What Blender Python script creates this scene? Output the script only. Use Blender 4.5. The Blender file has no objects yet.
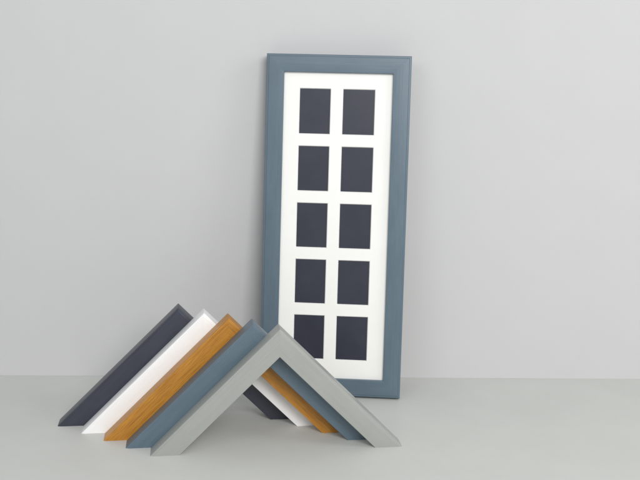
import bpy, bmesh, math
from mathutils import Vector, Matrix

S = bpy.context.scene
COL = S.collection
MM = 0.001                                    # the script works in millimetres, the scene in metres

# ------------------------------------------------------------------ camera
CAM = dict(loc=(0.0, -1124.87, 394.08), yaw=0.04633, pitch=0.19361, roll=0.02143, lens=53.66)
cy, sy = math.cos(CAM['yaw']), math.sin(CAM['yaw'])
cp, sp = math.cos(CAM['pitch']), math.sin(CAM['pitch'])
fwd = Vector((sy*cp, cy*cp, -sp)); rt = Vector((cy, -sy, 0)); up = rt.cross(fwd)
c_, s_ = math.cos(CAM['roll']), math.sin(CAM['roll'])
r2 = c_*rt + s_*up; u2 = -s_*rt + c_*up
cam = bpy.data.cameras.new('camera'); cam.lens = CAM['lens']; cam.sensor_width = 36
cam.clip_start = 0.01; cam.clip_end = 100
camo = bpy.data.objects.new('camera', cam); COL.objects.link(camo)
camo.matrix_world = Matrix((
    (r2.x, u2.x, -fwd.x, CAM['loc'][0]*MM),
    (r2.y, u2.y, -fwd.y, CAM['loc'][1]*MM),
    (r2.z, u2.z, -fwd.z, CAM['loc'][2]*MM),
    (0, 0, 0, 1)))
cam.dof.use_dof = True; cam.dof.focus_distance = 1.02; cam.dof.aperture_fstop = 14
S.camera = camo

# ------------------------------------------------------------------ light and exposure
W = bpy.data.worlds.new('World'); S.world = W; W.use_nodes = True
bg = W.node_tree.nodes['Background']
bg.inputs['Color'].default_value = (0.95, 0.98, 1.0, 1); bg.inputs['Strength'].default_value = 0.42

def softbox(name, loc, aim, sx, sy_, watts, col):
    l = bpy.data.lights.new(name, 'AREA'); l.shape = 'RECTANGLE'; l.size = sx; l.size_y = sy_
    l.energy = watts; l.color = col
    o = bpy.data.objects.new(name, l); COL.objects.link(o)
    o.location = loc
    o.rotation_euler = (Vector(aim) - Vector(loc)).to_track_quat('-Z', 'Y').to_euler()
    return o
softbox('softbox_key', (0.44, -1.74, 1.05), (0.18, -0.05, 0.20), 0.8, 0.8, 21.5, (1.0, 0.985, 0.96))
softbox('softbox_fill', (-0.80, -1.5, 0.95), (0.05, -0.10, 0.15), 0.7, 0.7, 3.8, (0.97, 0.985, 1.0))
softbox('added_wall_light', (1.60, -0.80, 1.00), (0.45, 0.0, 0.30), 0.6, 0.9, 6.8, (0.99, 0.99, 1.0))  # added lamp out of view, put in to brighten the right of the wall

S.view_settings.view_transform = 'Standard'; S.view_settings.look = 'None'
S.view_settings.exposure = 0.0; S.view_settings.gamma = 1.0; S.view_settings.use_curve_mapping = False
S.render.engine = 'CYCLES'; S.render.resolution_x = 1024; S.render.resolution_y = 768

# ------------------------------------------------------------------ materials
def lin(r, g, b):
    f = lambda c: (c/255/12.92) if c/255 <= 0.04045 else ((c/255+0.055)/1.055)**2.4
    return (f(r), f(g), f(b), 1)

def new_mat(name):
    m = bpy.data.materials.new(name); m.use_nodes = True
    nt = m.node_tree
    return m, nt, nt.nodes['Principled BSDF']

def N(nt, kind, **kw):
    n = nt.nodes.new(kind)
    for k, v in kw.items():
        if k in n.inputs: n.inputs[k].default_value = v
        else: setattr(n, k, v)
    return n

def ramp(nt, src, stops):
    r = nt.nodes.new('ShaderNodeValToRGB')
    el = r.color_ramp.elements
    while len(el) < len(stops): el.new(0.5)
    for e, (p, c) in zip(el, stops): e.position = p; e.color = c
    nt.links.new(src, r.inputs['Fac'])
    return r

def scaled_coords(nt, scale, seed=True):
    tc = N(nt, 'ShaderNodeTexCoord')
    mp = N(nt, 'ShaderNodeMapping'); mp.inputs['Scale'].default_value = scale
    nt.links.new(tc.outputs['Object'], mp.inputs['Vector'])
    if seed:                                          # every stick of timber gets its own stretch of grain
        oi = N(nt, 'ShaderNodeObjectInfo')
        mul = N(nt, 'ShaderNodeMath', operation='MULTIPLY'); mul.inputs[1].default_value = 37.0
        nt.links.new(oi.outputs['Random'], mul.inputs[0])
        nt.links.new(mul.outputs[0], mp.inputs['Location'])
    return mp.outputs['Vector']

def painted_wood(name, base, light, rough=0.35, spec=0.5, bump=0.22, mixamt=0.5, contrast=(0.38, 0.68)):
    """Brushed paint over open-grained timber: the grain runs along local X."""
    m, nt, b = new_mat(name)
    v = scaled_coords(nt, (16, 620, 620))
    n1 = N(nt, 'ShaderNodeTexNoise', Scale=1.0, Detail=5.0, Roughness=0.62, Distortion=0.35)
    nt.links.new(v, n1.inputs['Vector'])
    v2 = scaled_coords(nt, (28, 90, 90))
    n2 = N(nt, 'ShaderNodeTexNoise', Scale=1.0, Detail=4.0, Roughness=0.6)
    nt.links.new(v2, n2.inputs['Vector'])
    add = N(nt, 'ShaderNodeMath', operation='MULTIPLY_ADD'); add.inputs[1].default_value = 0.55
    nt.links.new(n2.outputs['Fac'], add.inputs[0])
    h = N(nt, 'ShaderNodeMath', operation='MULTIPLY'); h.inputs[1].default_value = 0.5
    nt.links.new(n1.outputs['Fac'], h.inputs[0]); nt.links.new(h.outputs[0], add.inputs[2])
    r = ramp(nt, add.outputs[0], [(contrast[0], base), (contrast[1], light)])
    nt.links.new(r.outputs['Color'], b.inputs['Base Color'])
    bp = N(nt, 'ShaderNodeBump', Strength=bump, Distance=0.0004)
    nt.links.new(n1.outputs['Fac'], bp.inputs['Height'])
    nt.links.new(bp.outputs['Normal'], b.inputs['Normal'])
    rr = N(nt, 'ShaderNodeMapRange'); rr.inputs['To Min'].default_value = rough-0.07; rr.inputs['To Max'].default_value = rough+0.1
    nt.links.new(n2.outputs['Fac'], rr.inputs['Value']); nt.links.new(rr.outputs[0], b.inputs['Roughness'])
    b.inputs['Specular IOR Level'].default_value = spec
    return m

def oak_wood():
    m, nt, b = new_mat('waxed_oak')
    v = scaled_coords(nt, (34, 640, 640))
    n1 = N(nt, 'ShaderNodeTexNoise', Scale=1.0, Detail=6.0, Roughness=0.6, Distortion=0.8)
    nt.links.new(v, n1.inputs['Vector'])
    r = ramp(nt, n1.outputs['Fac'], [(0.28, lin(160, 105, 32)), (0.45, lin(179, 121, 38)), (0.6, lin(189, 132, 46)), (0.8, lin(201, 147, 62))])
    v2 = scaled_coords(nt, (60, 1500, 1500))
    n2 = N(nt, 'ShaderNodeTexNoise', Scale=1.0, Detail=3.0, Roughness=0.7)
    nt.links.new(v2, n2.inputs['Vector'])
    pores = ramp(nt, n2.outputs['Fac'], [(0.33, (0.62, 0.55, 0.48, 1)), (0.46, (1, 1, 1, 1))])
    mx = N(nt, 'ShaderNodeMix', data_type='RGBA', blend_type='MULTIPLY'); mx.inputs[0].default_value = 0.8
    nt.links.new(r.outputs['Color'], mx.inputs[6]); nt.links.new(pores.outputs['Color'], mx.inputs[7])
    nt.links.new(mx.outputs[2], b.inputs['Base Color'])
    bp = N(nt, 'ShaderNodeBump', Strength=0.25, Distance=0.0003)
    nt.links.new(n2.outputs['Fac'], bp.inputs['Height']); nt.links.new(bp.outputs['Normal'], b.inputs['Normal'])
    b.inputs['Roughness'].default_value = 0.42
    return m

def card(name, col, col2, rough, scale, bump, spec=0.4):
    m, nt, b = new_mat(name)
    v = scaled_coords(nt, (1, 1, 1), False)
    n1 = N(nt, 'ShaderNodeTexNoise', Scale=scale, Detail=6.0, Roughness=0.65)
    nt.links.new(v, n1.inputs['Vector'])
    r = ramp(nt, n1.outputs['Fac'], [(0.3, col), (0.7, col2)])
    nt.links.new(r.outputs['Color'], b.inputs['Base Color'])
    if bump:
        n2 = N(nt, 'ShaderNodeTexNoise', Scale=1400.0, Detail=3.0)
        nt.links.new(v, n2.inputs['Vector'])
        bp = N(nt, 'ShaderNodeBump', Strength=bump, Distance=0.0002)
        nt.links.new(n2.outputs['Fac'], bp.inputs['Height']); nt.links.new(bp.outputs['Normal'], b.inputs['Normal'])
    b.inputs['Roughness'].default_value = rough
    b.inputs['Specular IOR Level'].default_value = spec
    return m

M_wall = card('wall_paint', lin(199, 199, 200), lin(201, 201, 202), 0.75, 14.0, 0.10, 0.2)
M_floor = card('table_paint', lin(199, 200, 196), lin(204, 205, 201), 0.55, 11.0, 0.10, 0.3)
M_blue = painted_wood('blue_paint', lin(87, 105, 118), lin(95, 113, 126))
M_navy = painted_wood('navy_paint', lin(51, 54, 66), lin(58, 62, 75))
M_white = painted_wood('white_paint', lin(240, 240, 241), lin(246, 246, 246), bump=0.12)
M_grey = painted_wood('grey_paint', lin(155, 158, 153), lin(162, 164, 160))
M_oak = oak_wood()
M_mount = card('mount_card', lin(243, 243, 239), lin(245, 245, 242), 0.8, 30.0, 0.06, 0.2)
M_insert = card('navy_card', lin(46, 49, 62), lin(52, 55, 68), 0.32, 40.0, 0.05, 0.5)
M_back = card('backing_board', lin(120, 98, 70), lin(136, 112, 82), 0.8, 60.0, 0.1)

# ------------------------------------------------------------------ mesh helpers
def link(name, bm, mat, parent=None, mw=None, smooth=None):
    bmesh.ops.recalc_face_normals(bm, faces=bm.faces)
    me = bpy.data.meshes.new(name); bm.to_mesh(me); bm.free()
    me.materials.append(mat)
    o = bpy.data.objects.new(name, me); COL.objects.link(o)
    if parent: o.parent = parent
    if mw is not None: o.matrix_local = mw
    if smooth:
        for p in me.polygons: p.use_smooth = True
        me.set_sharp_from_angle(angle=math.radians(smooth))
    return o

def empty(name, mw, label, cat, group=None):
    o = bpy.data.objects.new(name, None); COL.objects.link(o)
    o.empty_display_size = 0.02
    o.matrix_world = mw
    o['label'] = label; o['category'] = cat
    if group: o['group'] = group
    return o

def frame_mat(ex, ey, ez, org):
    """Matrix whose columns are the three axes; origin in millimetres."""
    return Matrix(((ex[0], ey[0], ez[0], org[0]*MM), (ex[1], ey[1], ez[1], org[1]*MM), (ex[2], ey[2], ez[2], org[2]*MM), (0, 0, 0, 1)))

def fillet(pts, radii, seg=5):
    """Round the corners of a closed polygon of (u, k) points."""
    out = []
    n = len(pts)
    for i, (p, r) in enumerate(zip(pts, radii)):
        p = Vector(p)
        if r == 0: out.append(p); continue
        a = (Vector(pts[i-1]) - p).normalized(); b = (Vector(pts[(i+1) % n]) - p).normalized()
        half = math.acos(max(-1, min(1, a.dot(b))))/2
        t = r/math.tan(half)
        cen = p + (a+b).normalized()*(r/math.sin(half))
        s, e = p + a*t - cen, p + b*t - cen
        ang = math.atan2(s.x*e.y - s.y*e.x, s.dot(e))
        for j in range(seg+1):
            th = ang*j/seg
            out.append(cen + Vector((s.x*math.cos(th) - s.y*math.sin(th), s.x*math.sin(th) + s.y*math.cos(th))))
    return out

MW_, MD = 20.2, 20.9           # moulding width across its face, moulding depth
LIP, REB = 4.0, 6.0            # depth of the sight edge, width of the rebate behind it
def profile(step, edge):
    """Flat face with a narrow sunk bead along the outer edge and a rebate behind the sight edge."""
    return fillet([(0, step), (edge, step), (edge+0.5, 0), (MW_, 0), (MW_, LIP), (MW_-REB, LIP), (MW_-REB, MD), (0, MD)],
                  [0.9, 0, 0.25, 0.6, 0, 0, 0, 0.6], 4)
PROFILE = profile(0.45, 1.7)
FRAME_PROFILE = profile(0.7, 2.3)

def stick(x0, x1, prof=PROFILE, nseg=1):
    """Length of moulding along X; x0(u) and x1(u) give the cut ends, Y is across (inwards), Z is depth (backwards)."""
    bm = bmesh.new()
    rings = []
    for s in range(nseg+1):
        t = s/nseg
        rings.append([bm.verts.new(((x0(p.x)*(1-t) + x1(p.x)*t)*MM, p.x*MM, p.y*MM)) for p in prof])
    n = len(prof)
    for a, b in zip(rings, rings[1:]):
        for i in range(n):
            bm.faces.new((a[i], a[(i+1) % n], b[(i+1) % n], b[i]))
    bm.faces.new(rings[0]); bm.faces.new(rings[-1][::-1])
    return bm

# ------------------------------------------------------------------ the setting
def slab(name, x0, x1, y0, y1, z0, z1, mat, bev):
    bm = bmesh.new()
    bmesh.ops.create_cube(bm, size=1.0)
    for v in bm.verts:
        v.co = Vector(((x0+x1)/2 + v.co.x*(x1-x0), (y0+y1)/2 + v.co.y*(y1-y0), (z0+z1)/2 + v.co.z*(z1-z0)))*MM
    if bev: bmesh.ops.bevel(bm, geom=list(bm.edges), offset=bev*MM, segments=3, profile=0.5, affect='EDGES')
    o = link(name, bm, mat, smooth=40); o['kind'] = 'structure'
    return o
slab('table_surface', -1300, 1300, -1000, 60, -18, 0, M_floor, 0)
slab('wall', -1300, 1300, 0.0, 16, 0.1, 1150, M_wall, 0)

# ------------------------------------------------------------------ leaning picture frame
FW, FH = 164.0, 392.5
PH, LEAN = -0.10981, 0.10258
ex = Vector((math.cos(PH), math.sin(PH), 0)); nn = Vector((-math.sin(PH), math.cos(PH), 0))
ev = math.cos(LEAN)*Vector((0, 0, 1)) + math.sin(LEAN)*nn        # up the leaning face
ez = math.cos(LEAN)*nn - math.sin(LEAN)*Vector((0, 0, 1))        # into the frame, away from the viewer
lift = MD*math.sin(LEAN) + 0.1                                   # the back lower edge rests on the table
F0 = Vector((-18.04, -61.2, 0))
# keep the front lower edge where it was measured, then raise the whole so that nothing sinks in
pf = empty('picture_frame', frame_mat(ex, ev, ez, F0 + Vector((0, 0, lift))),
           'tall blue painted picture frame with a ten window white mount, leaning on the wall', 'picture frame')
g = 0.0                                                          # hairline at the mitres
rails = [((0, 0), (1, 0), FW), ((FW, 0), (0, 1), FH), ((FW, FH), (-1, 0), FW), ((0, FH), (0, -1), FH)]
for (ox, oy), (dx, dy), L in rails:
    bm = stick(lambda u: u + g, lambda u, L=L: L - u - g, FRAME_PROFILE)
    mw = Matrix(((dx, -dy, 0, ox*MM), (dy, dx, 0, oy*MM), (0, 0, 1, 0), (0, 0, 0, 1)))
    link('rail', bm, M_blue, pf, mw, smooth=35)

COLS = [(37.7, 74.0), (87.2, 124.4)]
ROWS = [(41.6 + 65.25*i, 93.8 + 65.25*i) for i in range(5)]
def mount():
    bm = bmesh.new()
    k0, k1, bev = LIP + 0.1, LIP + 1.3, 0.7
    m = MW_ - REB + 0.6
    xs = [m] + [v for c in COLS for v in c] + [FW - m]
    ys = [m] + [v for r in ROWS for v in r] + [FH - m]
    def grid(k, d):
        vs = {}
        for i, x in enumerate(xs):
            for j, y in enumerate(ys):
                xx = x + (0 if i in (0, len(xs)-1) else (d if i % 2 else -d))
                yy = y + (0 if j in (0, len(ys)-1) else (d if j % 2 else -d))
                vs[i, j] = bm.verts.new((xx*MM, yy*MM, k*MM))
        return vs
    A, B = grid(k0, 0), grid(k1, bev)
    hole = lambda i, j: i in (1, 3) and j % 2 == 1
    for i in range(len(xs)-1):
        for j in range(len(ys)-1):
            q = [(i, j), (i+1, j), (i+1, j+1), (i, j+1)]
            if hole(i, j):
                for a, b in zip(q, q[1:]+q[:1]): bm.faces.new((A[a], A[b], B[b], B[a]))
            else:
                bm.faces.new([A[v] for v in q]); bm.faces.new([B[v] for v in q[::-1]])
    nx, ny = len(xs)-1, len(ys)-1
    for i in range(nx):
        for j in (0, ny): bm.faces.new((A[i, j], A[i+1, j], B[i+1, j], B[i, j]))
    for j in range(ny):
        for i in (0, nx): bm.faces.new((A[i, j], A[i, j+1], B[i, j+1], B[i, j]))
    return bm
mo = link('mount', mount(), M_mount, pf)
mo['label'] = 'white card mount with ten rectangular windows'

def sheet(x0, x1, y0, y1, k0, k1):
    bm = bmesh.new(); bmesh.ops.create_cube(bm, size=1.0)
    for v in bm.verts:
        v.co = Vector(((x0+x1)/2 + v.co.x*(x1-x0), (y0+y1)/2 + v.co.y*(y1-y0), (k0+k1)/2 + v.co.z*(k1-k0)))*MM
    return bm
for (y0, y1) in ROWS:
    for (x0, x1) in COLS:
        link('photo_insert', sheet(x0-3, x1+3, y0-3, y1+3, LIP+1.35, LIP+1.8), M_insert, pf)
e = MW_ - REB + 0.6
link('backing_panel', sheet(e, FW-e, e, FH-e, LIP+2.4, LIP+5.0), M_back, pf)

# ------------------------------------------------------------------ the five corner samples
TH = 0.10114
te = Vector((math.cos(TH), math.sin(TH), 0)); tn = Vector((-math.sin(TH), math.cos(TH), 0)); tz = Vector((0, 0, 1))
G0 = Vector((-122.2, -236.57, 0)); BASE = 254.66; R2 = math.sqrt(2)
SLIDE, PITCH = 24.408, 21.29
GROUP = 'mitred corner samples of frame moulding standing on the table'
samples = [
    (M_grey, -0.24, 'pale sage grey painted corner sample of frame moulding, frontmost of the row'),
    (M_blue, 0.23, 'slate blue painted corner sample standing between the pale grey one and the oak one'),
    (M_oak, -0.79, 'honey brown oak corner sample with visible wood grain'),
    (M_white, -0.86, 'bright white painted corner sample between the oak one and the dark navy one'),
    (M_navy, 1.29, 'dark navy corner sample at the back of the row'),
]
q = 1/R2
for i, (mat, ds, label) in enumerate(samples):
    org = G0 - (i*SLIDE + ds)*te + i*PITCH*tn + Vector((0, 0, 0.05))
    a = TH + (-0.004 if i == 4 else 0)                # the rearmost one stands a touch askew
    if i == 4: org += 0.8*tn
    ta = Vector((math.cos(a), math.sin(a), 0)); tb = Vector((-math.sin(a), math.cos(a), 0))
    t = empty('corner_sample', frame_mat(ta, tz, tb, org), label, 'frame sample', GROUP)
    Lg = BASE/R2                                    # outer length of one leg
    # left leg: from the foot up to the mitre; local X climbs, local Y points into the angle
    bm = stick(lambda u: u, lambda u: Lg - u)
    link('leg', bm, mat, t, Matrix(((q, q, 0, 0), (q, -q, 0, 0), (0, 0, 1, 0), (0, 0, 0, 1))), smooth=35)
    # right leg: from the mitre down to the foot
    bm = stick(lambda u: u, lambda u: Lg - u)
    link('leg', bm, mat, t, Matrix(((q, -q, 0, BASE/2*MM), (-q, -q, 0, BASE/2*MM), (0, 0, 1, 0), (0, 0, 0, 1))), smooth=35)
